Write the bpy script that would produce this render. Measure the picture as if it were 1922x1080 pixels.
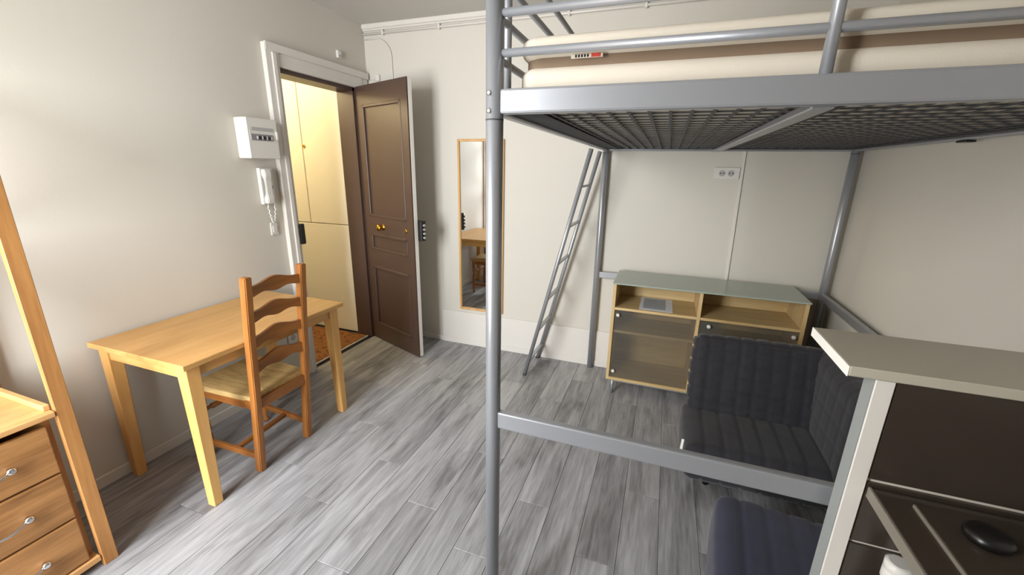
import bpy, bmesh, math, random
from mathutils import Vector, Matrix
random.seed(7)
for o in list(bpy.data.objects): bpy.data.objects.remove(o, do_unlink=True)
scene = bpy.context.scene
C = scene.collection

def lin(r, g, b):
    f = lambda v: (v/255/12.92) if v/255 <= .04045 else ((v/255+.055)/1.055)**2.4
    return (f(r), f(g), f(b), 1)

# ------------------------------------------------------------------ camera
S = 0.965
yaw, pitch, roll, FPX = .3433, -.2793, .018, 779.766
cam_d = bpy.data.cameras.new('camera'); cam = bpy.data.objects.new('camera', cam_d); C.objects.link(cam)
fw = Vector((-math.sin(yaw)*math.cos(pitch), math.cos(yaw)*math.cos(pitch), math.sin(pitch)))
r0 = Vector((math.cos(yaw), math.sin(yaw), 0)); u0 = r0.cross(fw)
rr = r0*math.cos(roll)+u0*math.sin(roll); uu = -r0*math.sin(roll)+u0*math.cos(roll)
cam.matrix_world = Matrix(((rr.x, uu.x, -fw.x, 2.5366*S), (rr.y, uu.y, -fw.y, -3.2771*S), (rr.z, uu.z, -fw.z, 1.6*S), (0, 0, 0, 1)))
cam_d.sensor_fit = 'HORIZONTAL'; cam_d.sensor_width = 36; cam_d.lens = FPX/1922*36; cam_d.clip_start = .02
scene.camera = cam

# ------------------------------------------------------------------ light
w = bpy.data.worlds.new('World'); scene.world = w; w.use_nodes = True
w.node_tree.nodes['Background'].inputs[0].default_value = (.80, .90, 1, 1)
w.node_tree.nodes['Background'].inputs[1].default_value = 1.0
WX0, WX1, WZ0, WZ1, WY = .32, 1.30, .40, 2.40, -3.75          # window opening in wall_front
def area(name, loc, rot, sx, sy, power, col):
    l = bpy.data.lights.new(name, 'AREA'); l.shape = 'RECTANGLE'; l.size = sx; l.size_y = sy; l.energy = power; l.color = col
    o = bpy.data.objects.new(name, l); C.objects.link(o); o.location = loc; o.rotation_euler = rot
    return o
area('window_daylight', ((WX0+WX1)/2, WY-.25, (WZ0+WZ1)/2+.10), (math.radians(76), 0, 0), WX1-WX0, WZ1-WZ0, 136, (.95, .975, 1))
vs = scene.view_settings
vs.view_transform = 'Standard'; vs.look = 'None'; vs.gamma = 1; vs.use_curve_mapping = False; vs.exposure = .50

# ------------------------------------------------------------------ materials
def mat(name, col, rough=.5, metal=0, spec=.5, bump=0, bscale=200, vary=0, vscale=4):
    m = bpy.data.materials.new(name); m.use_nodes = True; nt = m.node_tree; b = nt.nodes['Principled BSDF']
    b.inputs['Roughness'].default_value = rough; b.inputs['Metallic'].default_value = metal
    b.inputs['Specular IOR Level'].default_value = spec; b.inputs['Base Color'].default_value = col
    tc = nt.nodes.new('ShaderNodeTexCoord')
    n = nt.nodes.new('ShaderNodeTexNoise'); n.inputs['Scale'].default_value = vscale; n.inputs['Detail'].default_value = 4
    nt.links.new(tc.outputs['Object'], n.inputs['Vector'])
    mx = nt.nodes.new('ShaderNodeMixRGB'); mx.blend_type = 'MIX'
    mx.inputs[1].default_value = tuple(c*(1-vary) for c in col[:3])+(1,); mx.inputs[2].default_value = tuple(min(1, c*(1+vary)) for c in col[:3])+(1,)
    nt.links.new(n.outputs[0], mx.inputs[0]); nt.links.new(mx.outputs[0], b.inputs['Base Color'])
    if bump:
        n2 = nt.nodes.new('ShaderNodeTexNoise'); n2.inputs['Scale'].default_value = bscale; n2.inputs['Detail'].default_value = 3
        nt.links.new(tc.outputs['Object'], n2.inputs['Vector'])
        bp = nt.nodes.new('ShaderNodeBump'); bp.inputs['Strength'].default_value = bump; bp.inputs['Distance'].default_value = .002
        nt.links.new(n2.outputs[0], bp.inputs['Height']); nt.links.new(bp.outputs[0], b.inputs['Normal'])
    return m

def wood(name, dark, light, axis='X', scale=1.0, rough=.45, knots=False, spec=.4, rnd=0.0):
    m = bpy.data.materials.new(name); m.use_nodes = True; nt = m.node_tree; b = nt.nodes['Principled BSDF']
    N, L = nt.nodes.new, nt.links.new
    tc = N('ShaderNodeTexCoord'); oi = N('ShaderNodeObjectInfo')
    off = N('ShaderNodeVectorMath'); off.operation = 'MULTIPLY_ADD'
    cmb = N('ShaderNodeCombineXYZ')
    for i in range(3): L(oi.outputs['Random'], cmb.inputs[i])
    L(cmb.outputs[0], off.inputs[0]); off.inputs[1].default_value = (17, 23, 31); L(tc.outputs['Object'], off.inputs[2])
    mp = N('ShaderNodeMapping'); sc = [14*scale]*3; sc['XYZ'.index(axis)] = 1.1*scale
    mp.inputs['Scale'].default_value = sc; L(off.outputs[0], mp.inputs['Vector'])
    n1 = N('ShaderNodeTexNoise'); n1.inputs['Scale'].default_value = 1; n1.inputs['Detail'].default_value = 5; n1.inputs['Roughness'].default_value = .6; n1.inputs['Distortion'].default_value = .8
    L(mp.outputs[0], n1.inputs['Vector'])
    n2 = N('ShaderNodeTexNoise'); n2.inputs['Scale'].default_value = 7; n2.inputs['Detail'].default_value = 3; L(mp.outputs[0], n2.inputs['Vector'])
    ad = N('ShaderNodeMath'); ad.operation = 'MULTIPLY_ADD'; L(n2.outputs[0], ad.inputs[0]); ad.inputs[1].default_value = .45; L(n1.outputs[0], ad.inputs[2])
    fac = ad.outputs[0]
    if rnd:
        a2 = N('ShaderNodeMath'); a2.operation = 'MULTIPLY_ADD'; L(oi.outputs['Random'], a2.inputs[0]); a2.inputs[1].default_value = rnd; L(fac, a2.inputs[2]); fac = a2.outputs[0]
    cr = N('ShaderNodeValToRGB'); cr.color_ramp.elements[0].position = .48+rnd*.5-.04; cr.color_ramp.elements[1].position = .98+rnd*.5-.04
    cr.color_ramp.elements[0].color = dark; cr.color_ramp.elements[1].color = light
    L(fac, cr.inputs[0]); col = cr.outputs[0]
    if knots:
        mp2 = N('ShaderNodeMapping'); s2 = [4.5]*3; s2['XYZ'.index(axis)] = 1.6; mp2.inputs['Scale'].default_value = s2; L(off.outputs[0], mp2.inputs['Vector'])
        n3 = N('ShaderNodeTexNoise'); n3.inputs['Scale'].default_value = 2.0; n3.inputs['Detail'].default_value = 4; L(mp2.outputs[0], n3.inputs['Vector'])
        r3 = N('ShaderNodeValToRGB'); r3.color_ramp.elements[0].position = .58; r3.color_ramp.elements[1].position = .80
        L(n3.outputs[0], r3.inputs[0])
        mk = N('ShaderNodeMixRGB'); mk.blend_type = 'MULTIPLY'; L(r3.outputs[0], mk.inputs[0]); L(col, mk.inputs[1]); mk.inputs[2].default_value = (.45, .43, .42, 1); col = mk.outputs[0]
    L(col, b.inputs['Base Color']); b.inputs['Roughness'].default_value = rough; b.inputs['Specular IOR Level'].default_value = spec
    bp = N('ShaderNodeBump'); bp.inputs['Strength'].default_value = .12; bp.inputs['Distance'].default_value = .001
    L(ad.outputs[0], bp.inputs['Height']); L(bp.outputs[0], b.inputs['Normal'])
    return m

M = {}
M['wall'] = mat('wall_paint', lin(205, 200, 189), .75, bump=.15, bscale=60, vary=.015, vscale=1.5)
M['ceil'] = mat('ceiling_paint', lin(196, 192, 186), .8, vary=.02)
M['trim'] = mat('white_gloss_paint', lin(216, 211, 203), .35, vary=.015, vscale=6)
M['plastic'] = mat('white_plastic', lin(216, 213, 206), .35, vary=.01)
M['plastic_grey'] = mat('grey_plastic', lin(172, 170, 168), .45, vary=.02)
M['smoke'] = mat('dark_clear_cover', lin(128, 126, 128), .3, vary=.05)
M['dark'] = mat('dark_ledge_shade', lin(46, 46, 48), .75, vary=.1)  # shade put into the colour, for the bed's left ledge
M['black'] = mat('black_plastic', lin(22, 20, 20), .3, vary=.1)
M['subfloor'] = mat('dark_subfloor', lin(48, 46, 46), .8, vary=.1)
M['plank'] = wood('grey_laminate', lin(100, 99, 100), lin(172, 172, 174), 'Y', 1.0, .40, True, .45, .10)
M['beech'] = wood('beech_veneer', lin(192, 142, 80), lin(214, 168, 104), 'Y', .8, .38)
M['beech_z'] = wood('beech_solid', lin(208, 152, 84), lin(230, 182, 112), 'Z', .8, .42)
M['beech_x'] = wood('beech_rail', lin(208, 152, 84), lin(230, 182, 112), 'X', .8, .42)
M['chair_z'] = wood('stained_oak_upright', lin(130, 80, 36), lin(174, 114, 58), 'Z', 1, .35)
M['chair_y'] = wood('stained_oak_slat', lin(118, 72, 32), lin(160, 102, 50), 'Y', 1, .35)
M['chair_x'] = wood('stained_oak_side', lin(128, 78, 36), lin(168, 108, 54), 'X', 1, .35)
M['rush'] = wood('rush_cord', lin(168, 134, 80), lin(212, 182, 122), 'X', 3, .8)
M['pine_z'] = wood('oiled_pine_post', lin(156, 104, 56), lin(194, 140, 82), 'Z', 1, .45)
M['pine_y'] = wood('oiled_pine_front', lin(126, 84, 45), lin(182, 132, 80), 'Y', 1, .45, True)
M['pine_top'] = wood('oiled_pine_top', lin(190, 138, 84), lin(222, 174, 116), 'Y', .8, .45, True)
M['birch'] = wood('birch_veneer', lin(182, 152, 102), lin(208, 182, 134), 'X', .8, .45)
M['birch_z'] = wood('birch_side', lin(186, 154, 104), lin(210, 184, 136), 'Z', .8, .45)
M['frame_z'] = wood('mirror_pine', lin(188, 142, 82), lin(216, 172, 112), 'Z', 1, .45)
M['brown'] = mat('brown_door_paint', lin(76, 58, 50), .42, vary=.10, vscale=3, bump=.05, bscale=90)
M['steel'] = mat('silver_painted_steel', lin(160, 162, 166), .34, .5, .5, vary=.03, vscale=3)
M['steel_dk'] = mat('grey_mesh_steel', lin(70, 70, 72), .6, .1, vary=.05)
M['chrome'] = mat('chrome', lin(215, 215, 215), .15, 1, vary=.02)
M['brass'] = mat('polished_brass', lin(212, 160, 62), .18, 1, vary=.05)
M['mattress'] = mat('cream_mattress_fabric', lin(210, 200, 183), .85, vary=.03, vscale=8, bump=.2, bscale=300)
M['band'] = mat('brown_mattress_band', lin(120, 100, 80), .85, vary=.08, vscale=12)
M['quilt'] = mat('charcoal_quilted_velvet', lin(37, 36, 41), .85, vary=.28, vscale=14, bump=.25, bscale=400)
M['quilt'].node_tree.nodes['Principled BSDF'].inputs['Sheen Weight'].default_value = .18
M['navy'] = mat('navy_quilted_velvet', lin(36, 38, 60), .85, vary=.22, vscale=14, bump=.25, bscale=400)
M['navy'].node_tree.nodes['Principled BSDF'].inputs['Sheen Weight'].default_value = .18
M['tile'] = mat('dark_brown_glazed_tile', lin(58, 50, 43), .22, vary=.06, vscale=5)
M['grout'] = mat('white_grout', lin(206, 198, 184), .8, vary=.04)
M['bartop'] = mat('pale_laminate', lin(178, 171, 155), .4, vary=.02, vscale=3)
M['worktop'] = mat('dark_glossy_worktop', lin(62, 54, 46), .22, vary=.1, vscale=9)
M['glasstop'] = mat('frosted_green_glass', lin(158, 168, 158), .22, vary=.02)
M['mat'] = None
M['paper'] = None
M['alu'] = mat('dull_aluminium', lin(134, 128, 116), .5, .2, vary=.05)
M['sidegrey'] = mat('grey_laminate_strip', lin(146, 150, 148), .5, vary=.02)
M['edge'] = mat('white_edge_band', lin(242, 240, 232), .4, vary=.01)
M['red'] = mat('red_print', lin(190, 60, 45), .7, vary=.05)
M['hall'] = mat('hall_cream_paint', lin(232, 226, 214), .45, vary=.02)

def mirror_mat():
    m = bpy.data.materials.new('mirror_glass'); m.use_nodes = True; b = m.node_tree.nodes['Principled BSDF']
    b.inputs['Base Color'].default_value = (.86, .88, .87, 1); b.inputs['Metallic'].default_value = 1; b.inputs['Roughness'].default_value = .015
    return m
M['mirror'] = mirror_mat()
def smoked():
    m = bpy.data.materials.new('smoked_acrylic'); m.use_nodes = True; nt = m.node_tree; nt.nodes.remove(nt.nodes['Principled BSDF'])
    N, L = nt.nodes.new, nt.links.new
    t = N('ShaderNodeBsdfTransparent'); t.inputs[0].default_value = (.86, .85, .82, 1)
    d = N('ShaderNodeBsdfPrincipled'); d.inputs['Base Color'].default_value = lin(138, 136, 126); d.inputs['Roughness'].default_value = .3
    mx = N('ShaderNodeMixShader'); mx.inputs[0].default_value = .20
    L(t.outputs[0], mx.inputs[1]); L(d.outputs[0], mx.inputs[2]); L(mx.outputs[0], nt.nodes['Material Output'].inputs[0])
    return m
M['smoked'] = smoked()
def pattern_mat(name, base, ink, build):
    m = bpy.data.materials.new(name); m.use_nodes = True; nt = m.node_tree; b = nt.nodes['Principled BSDF']; b.inputs['Roughness'].default_value = .8
    N, L = nt.nodes.new, nt.links.new
    tc = N('ShaderNodeTexCoord'); fac = build(N, L, tc)
    mx = N('ShaderNodeMixRGB'); L(fac, mx.inputs[0]); mx.inputs[1].default_value = base; mx.inputs[2].default_value = ink
    L(mx.outputs[0], b.inputs['Base Color']); return m
def mat_pat(N, L, tc):
    mp = N('ShaderNodeMapping'); mp.inputs['Scale'].default_value = (9, 14, 1); L(tc.outputs['Object'], mp.inputs['Vector'])
    n = N('ShaderNodeTexNoise'); n.inputs['Scale'].default_value = 1.6; n.inputs['Detail'].default_value = 2; n.inputs['Distortion'].default_value = 2.2; L(mp.outputs[0], n.inputs['Vector'])
    r = N('ShaderNodeValToRGB'); r.color_ramp.elements[0].position = .52; r.color_ramp.elements[1].position = .60; L(n.outputs[0], r.inputs[0]); return r.outputs[0]
M['mat'] = pattern_mat('coir_mat', lin(142, 90, 38), lin(90, 50, 25), mat_pat)
def print_pat(N, L, tc):
    sx = N('ShaderNodeSeparateXYZ'); L(tc.outputs['Object'], sx.inputs[0])
    wv = N('ShaderNodeTexWave'); wv.bands_direction = 'Y'; wv.inputs['Scale'].default_value = 26; wv.inputs['Distortion'].default_value = .4; L(tc.outputs['Object'], wv.inputs['Vector'])
    n = N('ShaderNodeTexNoise'); n.inputs['Scale'].default_value = 90; L(tc.outputs['Object'], n.inputs['Vector'])
    mu = N('ShaderNodeMath'); mu.operation = 'MULTIPLY'; L(wv.outputs[1], mu.inputs[0]); L(n.outputs[0], mu.inputs[1])
    r = N('ShaderNodeValToRGB'); r.color_ramp.elements[0].position = .10; r.color_ramp.elements[1].position = .45; L(mu.outputs[0], r.inputs[0])
    return r.outputs[0]
M['paper'] = mat('white_paper', lin(232, 234, 240), .8, vary=.01)
M['print'] = pattern_mat('grey_print', lin(196, 200, 206), lin(136, 142, 152), print_pat)

# ------------------------------------------------------------------ mesh helpers
def B(): return bmesh.new()
def box(bm, x0, x1, y0, y1, z0, z1, bev=0, seg=1, rot=None):
    t = bmesh.new(); bmesh.ops.create_cube(t, size=1)
    for v in t.verts: v.co = Vector(((x0+x1)/2+v.co.x*(x1-x0), (y0+y1)/2+v.co.y*(y1-y0), (z0+z1)/2+v.co.z*(z1-z0)))
    if bev: bmesh.ops.bevel(t, geom=t.edges[:], offset=bev, segments=seg, affect='EDGES', profile=.5)
    if rot: bmesh.ops.transform(t, matrix=rot, verts=t.verts)
    merge(bm, t); return bm
def merge(bm, t):
    me = bpy.data.meshes.new('tmp'); t.to_mesh(me); t.free(); bm.from_mesh(me); bpy.data.meshes.remove(me)
def tube(bm, pts, r, n=12, cap=True):
    pts = [Vector(p) for p in pts]; rings = []
    prev = None
    for i, p in enumerate(pts):
        d = (pts[min(i+1, len(pts)-1)]-pts[max(i-1, 0)]).normalized()
        ref = Vector((0, 0, 1)) if abs(d.z) < .9 else Vector((1, 0, 0))
        if prev is not None: a = (prev-d*prev.dot(d)).normalized()
        else: a = d.cross(ref).normalized()
        prev = a; b = d.cross(a); rad = r[i] if isinstance(r, (list, tuple)) else r
        rings.append([bm.verts.new(p+(a*math.cos(2*math.pi*k/n)+b*math.sin(2*math.pi*k/n))*rad) for k in range(n)])
    for q in range(len(rings)-1):
        for k in range(n):
            f = bm.faces.new((rings[q][k], rings[q][(k+1) % n], rings[q+1][(k+1) % n], rings[q+1][k])); f.smooth = True
    if cap:
        bm.faces.new(rings[0][::-1]); bm.faces.new(rings[-1])
    return bm
def beam(bm, p0, p1, wdt, hgt, up=(0, 0, 1), bev=.002):
    p0, p1 = Vector(p0), Vector(p1); d = p1-p0; L = d.length; d.normalize()
    s = d.cross(Vector(up)).normalized(); u = s.cross(d)
    m = Matrix(((d.x, s.x, u.x, (p0.x+p1.x)/2), (d.y, s.y, u.y, (p0.y+p1.y)/2), (d.z, s.z, u.z, (p0.z+p1.z)/2), (0, 0, 0, 1)))
    box(bm, -L/2, L/2, -wdt/2, wdt/2, -hgt/2, hgt/2, bev, 1, m); return bm
def taper(bm, top, bot, wt, wb, bev=.003):
    t = bmesh.new(); bmesh.ops.create_cube(t, size=1)
    for v in t.verts:
        c, s = (top, wt) if v.co.z > 0 else (bot, wb)
        v.co = Vector((c[0]+v.co.x*s, c[1]+v.co.y*s, c[2]))
    bmesh.ops.bevel(t, geom=t.edges[:], offset=bev, segments=1, affect='EDGES'); merge(bm, t); return bm
def prism(bm, outline, frm, to):
    """outline: list of Vector on one side; extruded by vector to-frm"""
    d = Vector(to)-Vector(frm); a = [bm.verts.new(Vector(p)) for p in outline]; b = [bm.verts.new(Vector(p)+d) for p in outline]
    n = len(a); bm.faces.new(a[::-1]); bm.faces.new(b)
    for i in range(n): bm.faces.new((a[i], a[(i+1) % n], b[(i+1) % n], b[i]))
    bmesh.ops.recalc_face_normals(bm, faces=bm.faces[:]); return bm
def cushion(bm, sx, sy, sz, r, q, depth, mtx, res=.012, axes=(0, 1, 2), puff=.01):
    """rounded quilted block centred on origin; seams every q metres"""
    h = Vector((sx/2, sy/2, sz/2)); t = bmesh.new(); cache = {}
    dims = (sx, sy, sz)
    def vert(p):
        k = tuple(round(c, 5) for c in p)
        if k in cache: return cache[k]
        p = Vector(p); inner = Vector([max(-h[i]+r, min(h[i]-r, p[i])) for i in range(3)])
        n = (p-inner)
        n = n.normalized() if n.length > 1e-6 else Vector((0, 0, 1))
        co = inner+n*r
        ax = max(range(3), key=lambda i: abs(n[i])); d = 0
        for i in range(3):
            if i == ax or i not in axes: continue
            nq = max(1, round(dims[i]/q)); w_ = dims[i]/nq; s = ((p[i]+h[i])/w_) % 1; s = min(s, 1-s)*w_
            d = max(d, math.exp(-(s/.007)**2))
        wob = .35*math.sin(p.x*37+p.y*23)*math.sin(p.z*31+p.y*41)
        co = co-n*depth*(d+.25*wob)
        for i in range(3):
            if i == ax: co[i] += (1 if n[i] > 0 else -1)*puff*math.prod([max(0, 1-(p[j]/h[j])**2) for j in range(3) if j != ax])
        v = t.verts.new(co); cache[k] = v; return v
    for ax in range(3):
        a, b = [i for i in range(3) if i != ax]
        na, nb = max(4, int(dims[a]/res)), max(4, int(dims[b]/res))
        for s in (-1, 1):
            for i in range(na):
                for j in range(nb):
                    cs = []
                    for di, dj in ((0, 0), (1, 0), (1, 1), (0, 1)):
                        p = [0, 0, 0]; p[ax] = s*h[ax]; p[a] = -h[a]+dims[a]*(i+di)/na; p[b] = -h[b]+dims[b]*(j+dj)/nb; cs.append(vert(p))
                    try: f = t.faces.new(cs); f.smooth = True
                    except ValueError: pass
    bmesh.ops.recalc_face_normals(t, faces=t.faces[:])
    bmesh.ops.transform(t, matrix=mtx, verts=t.verts); merge(bm, t); return bm
def lathe(bm, prof, p0, p1, n=14):
    """prof: list of (t along 0..1, radius)"""
    p0, p1 = Vector(p0), Vector(p1)
    return tube(bm, [p0+(p1-p0)*t for t, _ in prof], [r for _, r in prof], n)

ROOT = {}
def wl(o):
    v = Vector((0, 0, 0))
    while o: v = v+o.location; o = o.parent
    return v
def part(name, bm, m, parent=None, label=None):
    me = bpy.data.meshes.new(name)
    if parent is not None: bmesh.ops.translate(bm, vec=-wl(parent), verts=bm.verts)
    bm.to_mesh(me); bm.free(); me.materials.append(m)
    o = bpy.data.objects.new(name, me); C.objects.link(o); o.parent = parent
    if label: o['label'] = label
    return o
def rebase(o):
    """put a single-mesh object's origin at its base centre"""
    vs_ = [v.co for v in o.data.vertices]
    c = Vector(((min(v.x for v in vs_)+max(v.x for v in vs_))/2, (min(v.y for v in vs_)+max(v.y for v in vs_))/2, min(v.z for v in vs_)))
    o.data.transform(Matrix.Translation(-c)); o.location = c; return o
def tag(o, label, cat, group=None):
    o['label'] = label; o['category'] = cat
    if group: o['group'] = group
    return o
def thing(name, loc, label, cat, group=None):
    o = bpy.data.objects.new(name, None); o.empty_display_size = .1; C.objects.link(o); o.location = loc
    return tag(o, label, cat, group)
def single(name, bm, m, label, cat, group=None): return tag(rebase(part(name, bm, m)), label, cat, group)
def struct(name, bm, m, label, cat=None):
    o = part(name, bm, m); o['kind'] = 'structure'; o['label'] = label; o['category'] = cat or name.split('_')[0]; return o

# ------------------------------------------------------------------ room shell
H, RX, FY, WT = 2.634, 3.53, WY, .14
DY0, DY1, DZ = -.90, -.17, 2.145
b = B(); box(b, -WT, 0, FY, DY0, 0, H); box(b, -WT, 0, DY0, DY1, DZ, H); box(b, -WT, 0, DY1, 0, 0, H)
wall_left = struct('wall_left', b, M['wall'], 'pale painted wall with the open doorway, behind the table')
wall_back = struct('wall_back', box(B(), -WT, RX+WT, 0, WT, 0, H), M['wall'], 'pale painted wall carrying the narrow mirror')
struct('wall_right', box(B(), RX, RX+WT, FY, 0, 0, H), M['wall'], 'plain pale wall behind the raised bar top')
b = B(); box(b, -WT, WX0, FY-WT, FY, 0, H); box(b, WX1, RX+WT, FY-WT, FY, 0, H); box(b, WX0, WX1, FY-WT, FY, 0, WZ0); box(b, WX0, WX1, FY-WT, FY, WZ1, H)
struct('wall_front', b, M['wall'], 'pale wall with the window, behind the viewer')
struct('ceiling', box(B(), -WT, RX+WT, FY-WT, WT, H, H+.1), M['ceil'], 'flat pale grey painted ceiling')
win = struct('window_1', box(box(box(box(box(B(), WX0, WX0+.05, FY-.09, FY-.04, WZ0, WZ1), WX1-.05, WX1, FY-.09, FY-.04, WZ0, WZ1), WX0, WX1, FY-.09, FY-.04, WZ0, WZ0+.05), WX0, WX1, FY-.09, FY-.04, WZ1-.05, WZ1), (WX0+WX1)/2-.03, (WX0+WX1)/2+.03, FY-.09, FY-.04, WZ0, WZ1), M['trim'], 'white framed window behind the viewer')
floor = struct('floor', box(B(), -WT, RX+WT, FY-WT, WT, -.08, -.009), M['subfloor'], 'grey wood-look laminate plank floor')
# planks
PW = .163; x_first = 1.93-PW*12; cache = {}
def plank(x0, x1, y0, y1):
    k = (round(x1-x0, 3), round(y1-y0, 3))
    if k not in cache:
        bm = box(B(), -k[0]/2+.0007, k[0]/2-.0007, -k[1]/2+.0008, k[1]/2-.0008, -.009, 0, .0012)
        me = bpy.data.meshes.new('plank'); bm.to_mesh(me); bm.free(); me.materials.append(M['plank']); cache[k] = me
    o = bpy.data.objects.new('plank', cache[k]); C.objects.link(o); o.parent = floor; o.location = ((x0+x1)/2, (y0+y1)/2, 0)
i = 0; x = x_first
while x < RX-.01:
    xa, xb = max(0.002, x), min(RX-.002, x+PW)
    if xb-xa > .02:
        y = FY+.002-[.15, .75, .40, 1.0, .60][i % 5]
        while y < -.01:
            ya, yb = max(FY+.002, y), min(-.002, y+1.28)
            if yb-ya > .03: plank(xa, xb, ya, yb)
            y += 1.28
    i += 1; x += PW
# baseboards and boxed plinth
def bb(name, x0, x1, y0, y1, z1, lab, z0=0): return struct(name, box(B(), x0, x1, y0, y1, z0, z1, .003), M['trim'], lab, 'baseboard')
bb('baseboard_left', 0, .012, FY, -1.012, .062, 'low white skirting board along the wall behind the table')
bb('baseboard_back', .05, .655, -.012, 0, .05, 'low white skirting board behind the open door')
b = B(); box(b, .655, RX, -.012, 0, 0, .305, .003)
t1 = struct('trim_1', b, M['trim'], 'white boxed plinth running along the wall below the mirror', 'trim')
part('skirting', box(B(), .655, RX, -.018, -.010, 0, .05, .002), M['trim'], t1)
# door surround
b = B()
box(b, 0, .034, -1.0, DY0, 0, 2.27, .004); box(b, 0, .024, DY0, DY1+.08, DZ, 2.27, .004); box(b, .02, .036, -.995, -.02, 2.225, 2.275, .004); box(b, 0, .02, DY1+.05, -.02, 0, 2.27, .004)
box(b, .03, .042, -.955, -.925, 0, 2.22, .003)
arch = struct('trim_2', b, M['trim'], 'white moulded architrave around the doorway', 'trim')
b = B(); box(b, -WT-.02, .0, DY1-.022, DY1, 0, DZ); box(b, -WT-.02, .0, DY0, DY1, DZ-.028, DZ)
jamb = struct('trim_3', b, M['brown'], 'dark brown door jamb and lintel lining', 'trim')
struct('trim_4', box(B(), -WT-.02, 0, DY0, DY0+.018, 0, DZ-.028), M['trim'], 'pale door jamb lining beside the black lock keeper', 'trim')
# crown and pipe on back wall
struct('trim_5', box(box(B(), 0, RX, -.03, 0, 2.597, H, .005), 0, RX, -.018, 0, 2.585, 2.60, .004), M['trim'], 'white moulding where the mirror wall meets the ceiling', 'trim')
pp = thing('wall_pipe', (.01, -.02, 2.562), 'thin white pipe clipped along the top of the mirror wall', 'pipe')
part('pipe', tube(B(), [(.004, -.016, 2.562), (3.5, -.016, 2.562)], .009, 10), M['trim'], pp)
for cx in (.196, .702, 1.2, 1.7, 2.2, 2.7, 3.2):
    part('clip', box(B(), cx-.008, cx+.008, -.029, -.001, 2.545, 2.582, .003), M['plastic'], pp)
# hall beyond the doorway
HX = -1.5
b = B(); box(b, HX-.1, -WT, -2.1, .1, -.06, -.004)
struct('floor_hall', b, M['subfloor'], 'dark floor of the hall beyond the doorway', 'floor')
b = B(); box(b, HX-.1, HX, -2.1, .1, 0, 2.5); box(b, HX, -WT, -2.1, -2.0, 0, 2.5); box(b, HX, -WT, -.13, -.03, 0, 2.5)
struct('wall_hall', b, M['hall'], 'cream hall walls beyond the doorway', 'wall')
struct('ceiling_hall', box(B(), HX-.1, -WT, -2.1, .1, 2.5, 2.6), M['ceil'], 'hall ceiling beyond the doorway', 'ceiling')
cup = thing('hall_cupboard', (-.80, -.15, 0), 'cream panelled cupboard front seen through the open doorway', 'cupboard')
part('panel', box(B(), HX+.005, -.622, -.155, -.131, 1.032, 2.49, .003), M['hall'], cup)
part('panel', box(B(), -.615, -.165, -.155, -.131, 1.032, 2.49, .003), M['hall'], cup)
part('panel', box(B(), HX+.005, -.165, -.155, -.131, .008, 1.025, .003), M['hall'], cup)
lk = part('lock', tube(B(), [(-.60, -.156, 1.70), (-.60, -.163, 1.70)], .014, 14), M['brass'], cup, 'small round brass lock')
part('keyhole', tube(B(), [(-.60, -.163, 1.70), (-.60, -.1645, 1.70)], .006, 10), M['black'], lk)
hl = thing('hall_lamp', (-.95, -.85, 2.36), 'small glowing globe lamp on the hall ceiling', 'lamp')
M['glow'] = bpy.data.materials.new('lamp_glow'); M['glow'].use_nodes = True
_b = M['glow'].node_tree.nodes['Principled BSDF']; _b.inputs['Emission Color'].default_value = (1, .84, .52, 1); _b.inputs['Emission Strength'].default_value = 8
bm = B(); bmesh.ops.create_uvsphere(bm, u_segments=20, v_segments=12, radius=.07); bmesh.ops.translate(bm, vec=(-.95, -.85, 2.40), verts=bm.verts)
for f in bm.faces: f.smooth = True
part('globe', bm, M['glow'], hl); part('ceiling_rose', tube(B(), [(-.95, -.85, 2.46), (-.95, -.85, 2.5)], .05, 16), M['plastic'], hl)
pl = bpy.data.lights.new('hall_lamp_light', 'POINT'); pl.energy = 27; pl.color = (1, .81, .45); pl.shadow_soft_size = .07
plo = bpy.data.objects.new('hall_lamp_light', pl); C.objects.link(plo); plo.location = (-.95, -.85, 2.28)
# door mat
mt = thing('door_mat', (-.24, -.52, 0), 'orange-brown coir mat with dark print in the doorway', 'mat')
part('pile', box(B(), -.72, -.052, -.872, -.196, -.003, .012, .003), M['mat'], mt)
part('edge_strip', box(B(), -.052, -.040, -.872, -.196, -.003, .009, .002), M['trim'], mt, 'thin pale edge strip')

# ------------------------------------------------------------------ open door
hx, hy = 0.0, -.17
dd = Vector((.934, -.356, 0)); nn = Vector((-.356, -.934, 0))   # along leaf, outward (visible) face normal
door = bpy.data.objects.new('door_1', None); C.objects.link(door); door.location = (hx, hy, .0); door['kind'] = 'structure'
door['label'] = 'open dark brown panelled entrance door with pale edge'; door['category'] = 'door'
DM = Matrix(((dd.x, nn.x, 0, hx), (dd.y, nn.y, 0, hy), (0, 0, 1, 0), (0, 0, 0, 1)))   # local: s along leaf, t outward, z
def dbox(bm, s0, s1, t0, t1, z0, z1, bev=0): return box(bm, s0, s1, t0, t1, z0, z1, bev, 1, DM)
T = .045; DW = .698; z0d, z1d = .008, 2.15
b = B()
rails_z = [(z0d, .15), (.70, .845), (.99, 1.13), (2.01, z1d)]
dbox(b, 0, .095, -.012, 0, z0d, z1d); dbox(b, .615, DW, -.012, 0, z0d, z1d)
for a_, c_ in rails_z: dbox(b, .095, .615, -.012, 0, a_, c_)
part('outer_frame', b, M['brown'], door)
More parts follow.
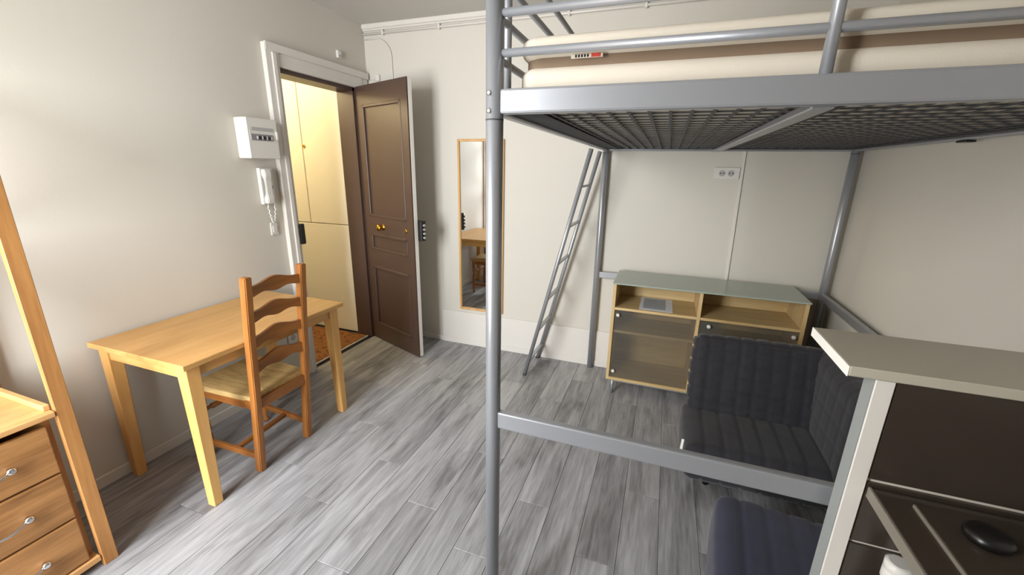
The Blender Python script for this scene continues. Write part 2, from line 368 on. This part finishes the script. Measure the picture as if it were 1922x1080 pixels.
for a_, c_ in ((.15, .70), (.845, .99), (1.13, 2.01)):
    p = part('panel', dbox(B(), .095, .615, -.020, -.011, a_, c_), M['brown'], door)
    b = B(); w_ = .022
    dbox(b, .095, .095+w_, -.014, .004, a_, c_, .003); dbox(b, .615-w_, .615, -.014, .004, a_, c_, .003)
    dbox(b, .095, .615, -.014, .004, a_, a_+w_, .003); dbox(b, .095, .615, -.014, .004, c_-w_, c_, .003)
    part('moulding', b, M['brown'], p)
part('inner_leaf', dbox(B(), 0.0, DW+.001, -T, -.012, z0d, z1d, .002), M['trim'], door, 'white inner face and edge')
def dp(s, t, z): return DM @ Vector((s, t, z))
def dknob(s, z):
    k = part('knob', lathe(B(), [(0, .026), (.08, .026), (.12, .010), (.4, .010), (.5, .022), (.7, .029), (.88, .024), (1, .006)], dp(s, 0, z), dp(s, .062, z), 18), M['brass'], door, 'polished brass centre knob')
    return k
dknob(.29, 1.055)
ke = part('keyhole', lathe(B(), [(0, .016), (.6, .016), (1, .011)], dp(.605, 0, 1.055), dp(.605, .006, 1.055), 16), M['brass'], door)
part('key_slot', dbox(B(), .603, .607, .005, .0068, 1.046, 1.064), M['black'], ke)
lk = part('rim_lock', dbox(B(), .60, .735, -T-.05, -T-.001, .985, 1.14, .004), M['black'], door, 'black rim lock case with bolts')
b = B()
for zz in (1.012, 1.044, 1.076, 1.108): tube(b, [dp(.735, -T-.026, zz), dp(.747, -T-.026, zz)], .011, 12)
part('bolt', b, M['chrome'], lk)
for zz in (.25, 1.1, 1.9): part('hinge', tube(B(), [dp(-.004, .004, zz-.05), dp(-.004, .004, zz+.05)], .008, 10), M['brown'], door)
ks = single('lock_keeper', box(B(), -.02, .05, DY0-.012, DY0+.03, .995, 1.14, .006), M['black'], 'black metal lock keeper on the far jamb of the doorway', 'lock keeper')

# ------------------------------------------------------------------ small things on walls
fb = thing('fuse_box', (0, -1.14, 1.575), 'white consumer unit box on the wall beside the doorway', 'fuse box')
part('case', box(B(), 0.001, .10, -1.255, -1.045, 1.575, 1.808, .004), M['plastic'], fb)
cv = part('breaker_window', box(B(), .098, .104, -1.235, -1.085, 1.680, 1.716, .002), M['smoke'], fb, 'grey breaker window')
for k in range(7):
    part('breaker_switch', box(B(), .103, .111, -1.20+k*.016, -1.191+k*.016, 1.686, 1.706, .0015), M['black'] if k % 2 else M['plastic_grey'], cv)
part('label_strip', box(B(), .0995, .1012, -1.225, -1.075, 1.735, 1.755), M['plastic_grey'], fb)
part('label_strip', box(B(), .0995, .1012, -1.24, -1.232, 1.68, 1.74), M['trim'], fb)
part('catch', box(B(), .099, .108, -1.062, -1.048, 1.69, 1.74, .002), M['plastic'], fb)
ic = thing('intercom_phone', (0, -1.11, 1.29), 'white wall intercom handset with dangling cord below fuse box', 'intercom')
part('base', box(B(), .001, .030, -1.155, -1.06, 1.292, 1.52, .006, 2), M['plastic'], ic)
b = B(); prof = [(1.30, .030, .060), (1.335, .030, .066), (1.36, .045, .058), (1.41, .050, .058), (1.45, .045, .058), (1.475, .030, .066), (1.512, .030, .060)]
ol = [Vector((f_, -1.148, z)) for z, f_, t in prof]+[Vector((t+.004, -1.148, z)) for z, f_, t in prof[::-1]]
prism(b, ol, (0, 0, 0), (0, .045, 0)); bmesh.ops.bevel(b, geom=b.edges[:], offset=.004, segments=2, affect='EDGES')
part('handset', b, M['plastic'], ic)
part('button', box(B(), .029, .034, -1.088, -1.070, 1.39, 1.41, .002), M['plastic_grey'], ic)
pts = []
for k in range(41):
    a_ = k/40; y = -1.122+.055*a_; z = 1.295-.125*math.sin(math.pi*a_)**.8; pts.append((.022+.004*math.sin(k*1.9), y+.003*math.cos(k*1.9), z))
part('cord', tube(B(), pts, .0042, 8), M['plastic'], ic)
sw = thing('light_switch', (0, -1.082, 1.085), 'small white switch plate under the intercom', 'switch')
part('plate', box(B(), .001, .010, -1.112, -1.056, 1.086, 1.17, .003), M['plastic'], sw); part('rocker', box(B(), .009, .014, -1.100, -1.068, 1.105, 1.15, .002), M['plastic'], sw)
ws = thing('wall_socket', (0, -1.06, .29), 'small white wall socket low behind the chair', 'socket')
part('plate', box(B(), .001, .012, -1.10, -1.02, .292, .372, .004), M['plastic'], ws)
part('socket_well', tube(B(), [(.0115, -1.06, .332), (.0130, -1.06, .332)], .022, 16), M['plastic_grey'], ws)
ds = thing('double_socket', (2.815, 0, 1.495), 'white double wall socket under the loft bed', 'socket')
part('plate', box(B(), 2.735, 2.887, -.012, -.001, 1.50, 1.575, .003), M['plastic'], ds)
for cx in (2.782, 2.835):
    s_ = part('socket_well', tube(B(), [(cx, -.0118, 1.537), (cx, -.0135, 1.537)], .020, 18), M['plastic_grey'], ds)
    b = B()
    for q in (-.0095, .0095): tube(b, [(cx+q, -.0134, 1.537), (cx+q, -.0142, 1.537)], .004, 8)
    part('pin_hole', b, M['black'], s_)
b = B(); box(b, 2.899, 2.917, -.012, -.0005, .31, 1.70, .002)
for v in b.verts: v.co.x += (.90-v.co.z)*.014
single('cable_trunking', b, M['trim'], 'thin white vertical cable trunking on the wall above the cabinet', 'trunking')
pts = [(.012, -.008, 2.527), (.11, -.008, 2.529)]+[(.11+.148*math.sin(a_), -.008, 2.381+.148*math.cos(a_)) for a_ in [k*math.pi/20 for k in range(1, 11)]]+[(.26, -.008, 2.26), (.26, -.008, 2.0)]
single('wall_cable', tube(B(), pts, .005, 8), M['trim'], 'thin white cable curving down the wall above the open door', 'cable')
ch = thing('door_chime', (0, -.325, 2.32), 'tiny white chime box on the wall above the doorway', 'chime')
part('box', box(B(), .001, .022, -.345, -.305, 2.322, 2.375, .005, 2), M['plastic'], ch); part('grille', box(B(), .0215, .024, -.338, -.312, 2.330, 2.345, .001), M['plastic_grey'], ch)
jb = thing('junction_box', (.22, 0, 2.2), 'small white junction box above the top of the open door', 'junction box')
part('box', box(B(), .10, .135, -.02, -.001, 2.215, 2.265, .004), M['plastic'], jb)
part('cable', tube(B(), [(.012, -.006, 2.235), (.10, -.006, 2.232)], .004, 8), M['trim'], jb)

# ------------------------------------------------------------------ mirror
mr = thing('wall_mirror', (1.04, 0, .34), 'tall narrow mirror in a thin pine frame on the wall', 'mirror')
mx0, mx1, mz0, mz1, fwd = .838, 1.239, .338, 1.760, .017
part('glass', box(B(), mx0+.004, mx1-.004, -.012, -.004, mz0+.004, mz1-.004), M['mirror'], mr, 'mirror glass')
for a_ in ((mx0, mx0+fwd, mz0, mz1), (mx1-fwd, mx1, mz0, mz1), (mx0+fwd, mx1-fwd, mz0, mz0+fwd), (mx0+fwd, mx1-fwd, mz1-fwd, mz1)):
    part('frame_bar', box(B(), a_[0], a_[1], -.024, -.001, a_[2], a_[3], .002), M['frame_z'], mr)

# ------------------------------------------------------------------ table
tx0, tx1, ty0, ty1, tz = .014, .662, -2.165, -1.235, .738
tb = thing('wooden_table', ((tx0+tx1)/2, (ty0+ty1)/2, 0), 'light beech rectangular table against the wall', 'table')
part('tabletop', box(B(), tx0, tx1, ty0, ty1, tz-.026, tz, .003), M['beech'], tb)
lw = .062
for lx, sxn in ((tx0+.025, 1), (tx1-.028, -1)):
    for ly, syn in ((ty0+.022, 1), (ty1-.022, -1)):
        cx, cy = lx+sxn*lw/2, ly+syn*lw/2
        part('leg', taper(B(), (cx, cy, tz-.026), (cx-sxn*.008, cy-syn*.008, 0), lw, .044, .004), M['beech_z'], tb)
az0, az1 = tz-.085, tz-.026
part('apron', box(B(), tx0+.085, tx1-.088, ty0+.032, ty0+.052, az0, az1, .002), M['beech_x'], tb)
part('apron', box(B(), tx0+.085, tx1-.088, ty1-.052, ty1-.032, az0, az1, .002), M['beech_x'], tb)
part('apron', box(B(), tx1-.058, tx1-.038, ty0+.083, ty1-.083, az0, az1, .002), M['beech'], tb)
part('apron', box(B(), tx0+.035, tx0+.055, ty0+.083, ty1-.083, az0, az1, .002), M['beech'], tb)

# ------------------------------------------------------------------ chair (faces the wall, back to the room)
cl, crr = -1.880, -1.572      # y of rear posts
chx = thing('ladder_back_chair', (.44, -1.72, 0), 'stained wooden ladder-back chair with woven rush seat tucked at table', 'chair')
PR = [(0, .612), (.20, .634), (.45, .662), (.75, .690), (1.055, .725)]   # z, x centre of rear posts
def px_at(z):
    for (za, xa), (zb, xb) in zip(PR, PR[1:]):
        if z <= zb: return xa+(xb-xa)*(z-za)/(zb-za)
    return PR[-1][1]
for yy in (cl, crr):
    b = B(); hw = .019
    ol = [Vector((x_-hw-.002, yy-.018, z)) for z, x_ in PR]+[Vector((x_+hw, yy-.018, z)) for z, x_ in PR[::-1]]
    prism(b, ol, (0, 0, 0), (0, .036, 0)); bmesh.ops.bevel(b, geom=b.edges[:], offset=.004, segments=2, affect='EDGES')
    part('rear_post', b, M['chair_z'], chx)
for zc, hgt in ((.985, .058), (.860, .060), (.732, .062), (.600, .064)):
    b = B(); n = 24; top, bot = [], []
    for k in range(n+1):
        u_ = k/n; y = cl+.012+(crr-cl-.024)*u_
        hump = .5-.5*math.cos(2*math.pi*u_); dip = .5-.5*math.cos(4*math.pi*u_)
        xx = px_at(zc)-.006-.010*math.sin(math.pi*u_)
        top.append(Vector((xx, y, zc+hgt*.34+.024*hump**1.6))); bot.append(Vector((xx, y, zc-hgt*.5+.012*dip)))
    th = .016
    for k in range(n):
        q = [top[k], top[k+1], bot[k+1], bot[k]]
        a_ = [b.verts.new(v) for v in q]; c_ = [b.verts.new(v+Vector((th, 0, 0))) for v in q]
        b.faces.new(a_); b.faces.new(c_[::-1]); b.faces.new((a_[0], c_[0], c_[1], a_[1])); b.faces.new((a_[3], a_[2], c_[2], c_[3]))
    bmesh.ops.remove_doubles(b, verts=b.verts[:], dist=1e-5); bmesh.ops.recalc_face_normals(b, faces=b.faces[:])
    part('back_slat', b, M['chair_y'], chx)
fl, frr = -1.905, -1.530; fx = .255       # front legs
LT = [(0, .013), (.05, .017), (.09, .011), (.12, .018), (.20, .020), (.30, .020), (.33, .012), (.37, .021), (.48, .018), (.62, .013), (.66, .021), (.69, .013), (.74, .021), (.98, .021), (1, .018)]
for yy in (fl+.02, frr-.015):
    part('front_leg', lathe(B(), LT, (fx, yy, 0), (fx, yy, .425), 14), M['chair_z'], chx)
seat_z = .425
part('seat_rail', beam(B(), (fx, fl+.02, seat_z-.03), (px_at(.40), cl, seat_z-.03), .026, .052), M['chair_x'], chx)
part('seat_rail', beam(B(), (fx, frr-.015, seat_z-.03), (px_at(.40), crr, seat_z-.03), .026, .052), M['chair_x'], chx)
part('seat_rail', beam(B(), (fx, fl+.02, seat_z-.03), (fx, frr-.015, seat_z-.03), .026, .052), M['chair_y'], chx)
part('seat_rail', beam(B(), (px_at(.40), cl, seat_z-.03), (px_at(.40), crr, seat_z-.03), .026, .052), M['chair_y'], chx)
# rush seat: four woven triangles sloping to a shallow centre
ctr = Vector((.44, -1.72, seat_z-.004))
cor = [Vector((.222, fl-.002, seat_z+.014)), Vector((.222, frr+.008, seat_z+.014)), Vector((.648, crr+.012, seat_z+.014)), Vector((.648, cl-.012, seat_z+.014))]
for k in range(4):
    b = B(); a0, a1 = cor[k], cor[(k+1) % 4]; rows = 16
    prev = None
    for r_ in range(rows*2+1):
        t_ = r_/(rows*2)*.97
        bumpz = .0026*(r_ % 2)
        p0 = a0.lerp(ctr, t_)+Vector((0, 0, bumpz)); p1 = a1.lerp(ctr, t_)+Vector((0, 0, bumpz))
        cur = (b.verts.new(p0), b.verts.new(p1))
        if prev: b.faces.new((prev[0], prev[1], cur[1], cur[0]))
        else:
            e0 = b.verts.new(a0-Vector((0, 0, .026))); e1 = b.verts.new(a1-Vector((0, 0, .026)))
            b.faces.new((e0, e1, cur[1], cur[0])); ce0 = b.verts.new(ctr-Vector((0, 0, .022))); b.faces.new((e1, e0, ce0))
        prev = cur
    bmesh.ops.recalc_face_normals(b, faces=b.faces[:])
    part('rush_seat', b, M['rush'], chx, 'woven straw-coloured rush triangle')
part('side_stretcher', beam(B(), (fx, fl+.02, .085), (px_at(.09), cl, .085), .020, .030), M['chair_x'], chx)
part('side_stretcher', beam(B(), (fx, frr-.015, .105), (px_at(.10), crr, .105), .020, .030), M['chair_x'], chx)
part('cross_stretcher', beam(B(), (.45, fl+.03, .085), (.45, frr-.03, .105), .024, .022), M['chair_y'], chx)
ST = [(0, .008), (.06, .012), (.1, .008), (.14, .016), (.30, .013), (.42, .009), (.46, .017), (.54, .017), (.58, .009), (.70, .013), (.86, .016), (.9, .008), (.94, .012), (1, .008)]
part('front_stretcher', lathe(B(), ST, (fx, fl+.02, .275), (fx, frr-.015, .275), 12), M['chair_y'], chx)

# ------------------------------------------------------------------ pine desk unit (left edge)
du = thing('pine_drawer_unit', (.27, -2.70, 0), 'tall pine shelf unit with three drawers at the left edge', 'drawer unit')
sy0, sy1, sx1 = -2.95, -2.455, .519
for px0, px1 in ((.015, .035), (sx1-.022, sx1)):
    for py0, py1 in ((sy0, sy0+.045), (sy1-.045, sy1)):
        part('post', box(B(), px0, px1, py0, py1, 0, 1.95, .002), M['pine_z'], du)
part('desk_board', box(B(), .036, sx1+.003, sy0+.046, sy1-.047, .678, .700, .003), M['pine_top'], du)
for yy in (sy1-.066, sy0+.046): part('side_rail', box(B(), .036, sx1-.023, yy, yy+.020, .700, .722, .003), M['pine_top'], du)
for zz in (1.25, 1.85): part('shelf', box(B(), .036, sx1-.023, sy0+.046, sy1-.047, zz, zz+.02, .002), M['pine_top'], du)
cy0, cy1 = sy0+.05, sy1-.052
b = B(); box(b, .036, sx1-.045, cy1-.018, cy1, .05, .676); part('carcass_side', b, M['pine_z'], du)
b = B(); box(b, .036, sx1-.024, cy0, cy0+.018, .05, .676); part('carcass_side', b, M['pine_z'], du)
part('carcass_back', box(B(), .030, .036, cy0, cy1, .05, .676), M['pine_y'], du)
part('bottom_rail', box(B(), .036, sx1-.004, cy0, cy1+.004, .030, .055, .002), M['pine_top'], du)
for z0, z1 in ((.062, .256), (.264, .456), (.464, .650)):
    dr = part('drawer', box(B(), sx1-.030, sx1-.010, cy0+.022, cy1-.022, z0, z1, .004, 2), M['pine_y'], du)
    ym = (cy0+cy1)/2; zm = (z0+z1)/2; b = B()
    pts = [(sx1-.006+.026*math.sin(math.pi*k/12)**.6, ym-.062+.124*k/12, zm-.012*math.sin(math.pi*k/12)) for k in range(13)]
    tube(b, pts, .0045, 8)
    for q in (-.062, .062): lathe(b, [(0, .006), (.4, .006), (.6, .012), (.85, .013), (1, .006)], (sx1-.011, ym+q, zm), (sx1+.016, ym+q, zm), 14)
    part('handle', b, M['chrome'], dr, 'chrome bow handle')

# ------------------------------------------------------------------ loft bed
bx0, bx1, by0, by1 = 2.018, 3.475, -2.114, -.045
bed = thing('loft_bed', ((bx0+bx1)/2, (by0+by1)/2, 0), 'silver tubular steel loft bed over the sofa', 'loft bed')
PRAD, ZB, ZT = .0225, 1.674, 1.732
for (pxx, pyy) in ((bx0, by0), (bx0, by1), (bx1, by0), (bx1, by1)):
    p = part('post', tube(B(), [(pxx, pyy, .0), (pxx, pyy, 2.16)], PRAD, 20), M['steel'], bed)
    part('joint_ring', tube(B(), [(pxx, pyy, 1.660), (pxx, pyy, 1.663)], PRAD+.0006, 20), M['steel_dk'], p)
    part('cap', tube(B(), [(pxx, pyy, 2.16), (pxx, pyy, 2.168)], PRAD+.001, 16), M['black'], p)
    for zz in (1.681, 1.722):
        s_ = -1 if pyy == by0 else 1
        part('bolt', lathe(B(), [(0, .0065), (.7, .0065), (1, .003)], (pxx-.006, pyy+s_*(PRAD-.002), zz), (pxx-.006, pyy+s_*(PRAD+.0025), zz), 12), M['chrome'], p)
e = PRAD-.004
part('end_rail', box(B(), bx0+e, bx1-e, by0-.014, by0+.014, ZB, ZT, .006, 2), M['steel'], bed)
part('end_rail', box(B(), bx0+e, bx1-e, by1-.014, by1+.014, ZB, ZT, .006, 2), M['steel'], bed)
part('side_rail', box(B(), bx0-.014, bx0+.014, by0+e, by1-e, ZB, ZT, .006, 2), M['steel'], bed)
part('side_rail', box(B(), bx1-.014, bx1+.014, by0+e, by1-e, ZB, ZT, .006, 2), M['steel'], bed)
# inner ledges carrying the wire base
part('ledge', box(B(), bx0+.013, bx0+.10, by0+.02, by1-.02, ZB+.010, ZB+.013), M['dark'], bed, 'flat side strip coloured dark as shade')  # left ledge widened, its dark colour stands for shade beside the rail
part('ledge', box(B(), bx1-.05, bx1-.014, by0+.02, by1-.02, ZB+.010, ZB+.013), M['steel_dk'], bed)
part('ledge', box(B(), bx0+.05, bx1-.05, by1-.05, by1-.014, ZB+.010, ZB+.013), M['steel_dk'], bed)
part('centre_beam', box(B(), 2.705, 2.748, by0+.014, by1-.014, ZB-.004, ZB+.014, .003), M['steel'], bed)
me_c = {}
def wire(p, L, ax):
    k = (round(L, 3), ax)
    if k not in me_c:
        bm = B()
        if ax == 'x': box(bm, -L/2, L/2, -.0036, .0036, -.0015, .0015)
        else: box(bm, -.0042, .0042, -L/2, L/2, -.0015, .0015)
        me = bpy.data.meshes.new('wire'); bm.to_mesh(me); bm.free(); me.materials.append(M['steel_dk']); me_c[k] = me
    o = bpy.data.objects.new('wire', me_c[k]); C.objects.link(o); o.parent = bed; o.location = Vector(p)-bed.location
nx, ny = 27, 27
for k in range(nx): wire((bx0+.03+(bx1-bx0-.06)*(k+.5)/nx, (by0+by1)/2, ZB+.0165), by1-by0-.05, 'y')
for k in range(ny): wire(((bx0+bx1)/2, by0+.03+(by1-by0-.06)*(k+.5)/ny, ZB+.0195), bx1-bx0-.05, 'x')
# guard rails
for zz in (1.812, 1.898): part('guard_rail', tube(B(), [(bx0+.018, by0, zz), (bx1-.018, by0, zz)], .0095, 14), M['steel'], bed)
part('guard_upright', tube(B(), [(2.714, by0-.002, ZT-.002), (2.714, by0-.002, 2.10)], [.0115, .0115], 14), M['steel'], bed)
for zz in (1.805, 1.897, 1.983, 2.073): part('guard_rail', tube(B(), [(bx0, by0+.018, zz), (bx0, by1-.018, zz)], .0095, 14), M['steel'], bed)
for yy in (by0+.088, by1-.5): part('guard_upright', tube(B(), [(bx0, yy, ZT-.002), (bx0, yy, 2.10)], .0105, 14), M['steel'], bed)
# lower rails
part('lower_rail', box(B(), bx0+e, bx1-e, by0-.012, by0+.012, .770, .826, .005, 2), M['steel'], bed)
part('lower_rail', box(B(), bx0+e, bx1-e, by1-.012, by1+.012, .755, .803, .005, 2), M['steel'], bed)
part('lower_rail', box(B(), bx1-.012, bx1+.012, by0+e, by1-e, .755, .803, .005, 2), M['steel'], bed)
for yy in (-1.55, -1.05): part('clip', box(B(), bx1-.016, bx1+.016, yy-.03, yy+.03, ZB-.008, ZB-.0005, .002), M['black'], bed)
# ladder leaning on the bed's left side
ld = thing('bed_ladder', (1.60, -.20, 0), 'slim silver ladder leaning against the loft bed', 'ladder')
LA, LB = (Vector((1.566, -.372, .0)), Vector((1.992, -.50, 1.668))), (Vector((1.572, -.04, .0)), Vector((1.990, -.135, 1.668)))
for q in (LA, LB):
    dq = (q[1]-q[0]).normalized()
    part('stile', tube(B(), [q[0]+dq*.003, q[1]], .0145, 14), M['steel'], ld)
    part('foot_cap', tube(B(), [q[0], q[0]+dq*.02], .0155, 14), M['steel_dk'], ld)
for z in (.135, .40, .65, .92, 1.18, 1.44):
    f_ = z/1.668; p0, p1 = LA[0].lerp(LA[1], f_), LB[0].lerp(LB[1], f_)
    part('rung', beam(B(), p0, p1, .030, .012, (0, 0, 1), .003), M['steel'], ld)
# mattress
mt = thing('mattress', (2.76, -1.08, ZB+.022), 'thick cream mattress with brown side band on the loft bed', 'mattress')
ma = (bx0+.045, bx1-.045, by0+.035, by1-.02)
def pad(name, z0, z1, m, ins=0, r=.022):
    sx_, sy_, sz_ = ma[1]-ma[0]-2*ins, ma[3]-ma[2]-2*ins, z1-z0
    b = B(); rc = .05; rings = []; rz = min(r, sz_*.49)
    prof = [(rz*(1-math.sin(t)), z0+rz*(1-math.cos(t))) for t in [k*math.pi/12 for k in range(7)]]
    prof += [(rz*(1-math.cos(t)), z1-rz*(1-math.sin(t))) for t in [k*math.pi/12 for k in range(7)]]
    for ii, zz in prof:
        ring = []
        for qx, qy, a0 in ((1, 1, 0), (-1, 1, 90), (-1, -1, 180), (1, -1, 270)):
            for k in range(7):
                a_ = math.radians(a0+k*15); ri = rc-ii*.7
                cx_ = (ma[0]+ma[1])/2+qx*(sx_/2-ii-ri); cy_ = (ma[2]+ma[3])/2+qy*(sy_/2-ii-ri)
                ring.append(b.verts.new((cx_+ri*math.cos(a_), cy_+ri*math.sin(a_), zz)))
        rings.append(ring)
    nn_ = len(rings[0])
    for q in range(len(rings)-1):
        for k in range(nn_): b.faces.new((rings[q][k], rings[q][(k+1) % nn_], rings[q+1][(k+1) % nn_], rings[q+1][k])).smooth = True
    b.faces.new(rings[0][::-1]); b.faces.new(rings[-1])
    return part(name, b, m, mt)
pad('lower_pad', ZB+.022, 1.788, M['mattress'], 0, .026); pad('side_band', 1.775, 1.818, M['band'], .012, .005); pad('upper_pad', 1.804, 1.856, M['mattress'], 0, .022)
tg = part('label_tag', box(B(), 2.20, 2.275, ma[2]-.003, ma[2]+.001, 1.7975, 1.806, .0005), M['mattress'], mt)
part('print', box(B(), 2.248, 2.270, ma[2]-.0036, ma[2]-.0028, 1.798, 1.806), M['red'], tg, 'small red print')
for k in range(5): part('print', box(B(), 2.210+k*.007, 2.214+k*.007, ma[2]-.0036, ma[2]-.0028, 1.799, 1.805), M['black'], tg)

# ------------------------------------------------------------------ low cabinet
kx0, kx1, ky0, ky1, kt, kb = 2.188, 3.305, -.425, -.075, .818, .118
kc = thing('low_cabinet', ((kx0+kx1)/2, (ky0+ky1)/2, 0), 'low birch cabinet with frosted glass top and smoked see-through doors', 'cabinet')
th = .02; kd = 2.728
part('side_panel', box(B(), kx0, kx0+th, ky0, ky1, kb, kt-.0005, .001), M['birch_z'], kc)
part('side_panel', box(B(), kx1-th, kx1, ky0, ky1, kb, kt-.0005, .001), M['birch_z'], kc)
part('divider', box(B(), kd-th/2, kd+th/2, ky0, ky1-.012, kb+th, kt-.0005, .001), M['birch_z'], kc)
part('bottom_panel', box(B(), kx0+th, kx1-th, ky0, ky1, kb, kb+th, .001), M['birch'], kc)
part('back_panel', box(B(), kx0+th, kx1-th, ky1-.010, ky1, kb+th, kt-.001), M['birch'], kc)
part('back_strip', box(B(), kx0+th, kx1-th, ky1-.024, ky1-.010, .756, kt-.001, .001), M['birch'], kc)
for a_, c_ in ((kx0+th, kd-th/2), (kd+th/2, kx1-th)):
    part('shelf', box(B(), a_, c_, ky0+.002, ky1-.010, .638, .656, .001), M['birch'], kc)
    part('shelf', box(B(), a_, c_, ky0+.018, ky1-.010, .470, .488, .001), M['birch'], kc)
    dr = part('door', box(B(), a_+.003, c_-.003, ky0+.006, ky0+.010, kb+th+.003, .634, .001), M['smoked'], kc, 'smoked see-through door')
    ks_ = [(a_+.026, .606), (a_+.026, .192)] if a_ < 2.5 else [(a_+.055, .606), (c_-.03, .606)]
    for kx_, kz_ in ks_: part('knob', lathe(B(), [(0, .007), (.3, .007), (.4, .012), (.85, .012), (1, .008)], (kx_, ky0+.006, kz_), (kx_, ky0-.016, kz_), 14), M['plastic'], dr, 'small pale round knob')
part('glass_top', box(B(), kx0-.004, kx1+.004, ky0-.012, ky1+.028, kt, kt+.010, .002), M['glasstop'], kc, 'frosted grey-green glass top')
for lx in (kx0+.045, kx1-.045):
    for ly in (ky0+.035, ky1-.035): part('leg', tube(B(), [(lx, ly, 0), (lx, ly, kb-.001)], .011, 12), M['steel'], kc)
for ly in (ky0+.035, ky1-.035): part('base_rail', box(B(), kx0+.04, kx1-.04, ly-.009, ly+.009, kb-.022, kb-.0005, .002), M['steel'], kc)
pa = thing('paper_sheet', (2.468, -.25, .656), 'printed grey-white sheet of paper lying on the cabinet shelf', 'paper')
part('sheet', box(B(), 2.363, 2.573, -.402, -.105, .6563, .6572), M['paper'], pa)
part('printed_block', box(B(), 2.385, 2.530, -.365, -.125, .6572, .6576), M['print'], pa)

# ------------------------------------------------------------------ sofa chair
sf = thing('quilted_sofa', (3.04, -1.03, 0), 'low charcoal quilted velvet sofa in front of the cabinet', 'sofa')
def T4(x, y, z, rx=0, rz=0): return Matrix.Translation((x, y, z)) @ Matrix.Rotation(rz, 4, 'Z') @ Matrix.Rotation(rx, 4, 'X')
part('seat', cushion(B(), .76, .47, .20, .05, .088, .008, T4(3.05, -1.045, .19), axes=(0,)), M['quilt'], sf)
part('backrest', cushion(B(), .76, .15, .44, .045, .074, .009, T4(3.07, -.80, .455, -.28)), M['quilt'], sf)
part('armrest', cushion(B(), .17, .57, .58, .05, .10, .003, T4(3.352, -1.025, .39)), M['quilt'], sf)
for lx in (2.80, 3.36):
    for ly in (-1.14, -.84): part('leg', tube(B(), [(lx, ly, 0), (lx, ly, .10)], [.014, .018], 12), M['black'], sf)
b = B(); prism(b, [Vector((2.656, -1.19, .262)), Vector((2.650, -1.205, .19)), Vector((2.656, -1.165, .155)), Vector((2.662, -1.17, .21))], (0, 0, 0), (.012, 0, 0))
part('care_tag', b, M['edge'], sf, 'small white fabric tag')
ot = single('quilted_footstool', cushion(B(), .66, .50, .285, .05, .088, .008, T4(3.085, -1.80, .1425, 0, -.10), axes=(0,)), M['navy'], 'navy quilted velvet footstool in front of the sofa', 'footstool')

# ------------------------------------------------------------------ bar and kitchen corner
bt = thing('bar_counter', (3.15, -2.17, 0), 'raised pale bar counter on a tiled half partition', 'bar counter')
part('bar_top', box(B(), 2.838, 3.44, -2.206, -1.972, 1.148, 1.170, .002), M['bartop'], bt)
part('edge_band', box(B(), 2.835, 2.838, -2.206, -1.972, 1.147, 1.170, .001), M['edge'], bt, 'bright white end edge')
part('end_panel', box(B(), 2.888, 2.922, -2.200, -2.155, 0, 1.148, .002), M['trim'], bt, 'white upright end panel')
part('side_strip', box(B(), 2.886, 2.888, -2.198, -2.157, 0, 1.148), M['sidegrey'], bt, 'grey side strip')
part('partition_core', box(B(), 2.923, 3.44, -2.190, -2.156, 0, 1.148), M['grout'], bt)
for z0, z1 in ((.915, 1.146), (.750, .907), (.587, .743), (.424, .580), (.261, .417), (.05, .254)):
    for x0_, x1_ in ((2.925, 3.437),):
        part('tile', box(B(), x0_, x1_, -2.196, -2.189, z0, z1, .0015), M['tile'], bt)
ku = thing('kitchen_unit', (3.2, -2.48, 0), 'dark glossy kitchen worktop with hob beside the tiled partition', 'worktop')
part('worktop', box(B(), 2.932, 3.52, -2.76, -2.200, .876, .898, .002), M['worktop'], ku)
part('edge_strip', box(B(), 2.926, 2.932, -2.76, -2.200, .874, .899, .001), M['alu'], ku, 'grey metal edge strip')
part('base_cabinet', box(B(), 3.13, 3.52, -2.74, -2.21, .0, .875, .002), M['trim'], ku)
part('lower_shelf', box(B(), 2.935, 3.129, -2.74, -2.205, .43, .45, .002), M['trim'], ku)
part('leg', box(B(), 2.935, 2.965, -2.74, -2.71, 0, .875, .002), M['steel_dk'], ku)
part('leg', box(B(), 2.935, 2.965, -2.235, -2.205, 0, .43, .002), M['steel_dk'], ku)
hb = part('hob', box(B(), 2.992, 3.46, -2.72, -2.235, .898, .904, .002), M['worktop'], ku, 'dark glass hob')
part('hob_trim', box(B(), 2.987, 2.992, -2.72, -2.235, .897, .9045, .001), M['alu'], hb)
part('burner_cap', lathe(B(), [(0, .030), (.3, .034), (.7, .034), (.9, .028), (1, .012)], (3.068, -2.297, .904), (3.068, -2.297, .926), 22), M['black'], hb)
part('burner_cap', lathe(B(), [(0, .045), (.3, .05), (.7, .05), (.9, .04), (1, .012)], (3.30, -2.50, .904), (3.30, -2.50, .926), 22), M['black'], hb)
bo = thing('white_bottle', (2.992, -2.246, 0.450), 'white plastic bottle with ribbed cap under the worktop', 'bottle')
part('body', lathe(B(), [(0, .030), (.03, .034), (.75, .034), (.9, .026), (1, .018)], (2.992, -2.246, 0.450), (2.992, -2.246, 0.720), 20), M['plastic'], bo)
part('cap', lathe(B(), [(0, .022), (.12, .024), (.5, .024), (.55, .021), (.62, .024), (.92, .024), (1, .018)], (2.992, -2.246, 0.715), (2.992, -2.246, 0.767), 20), M['plastic'], bo)
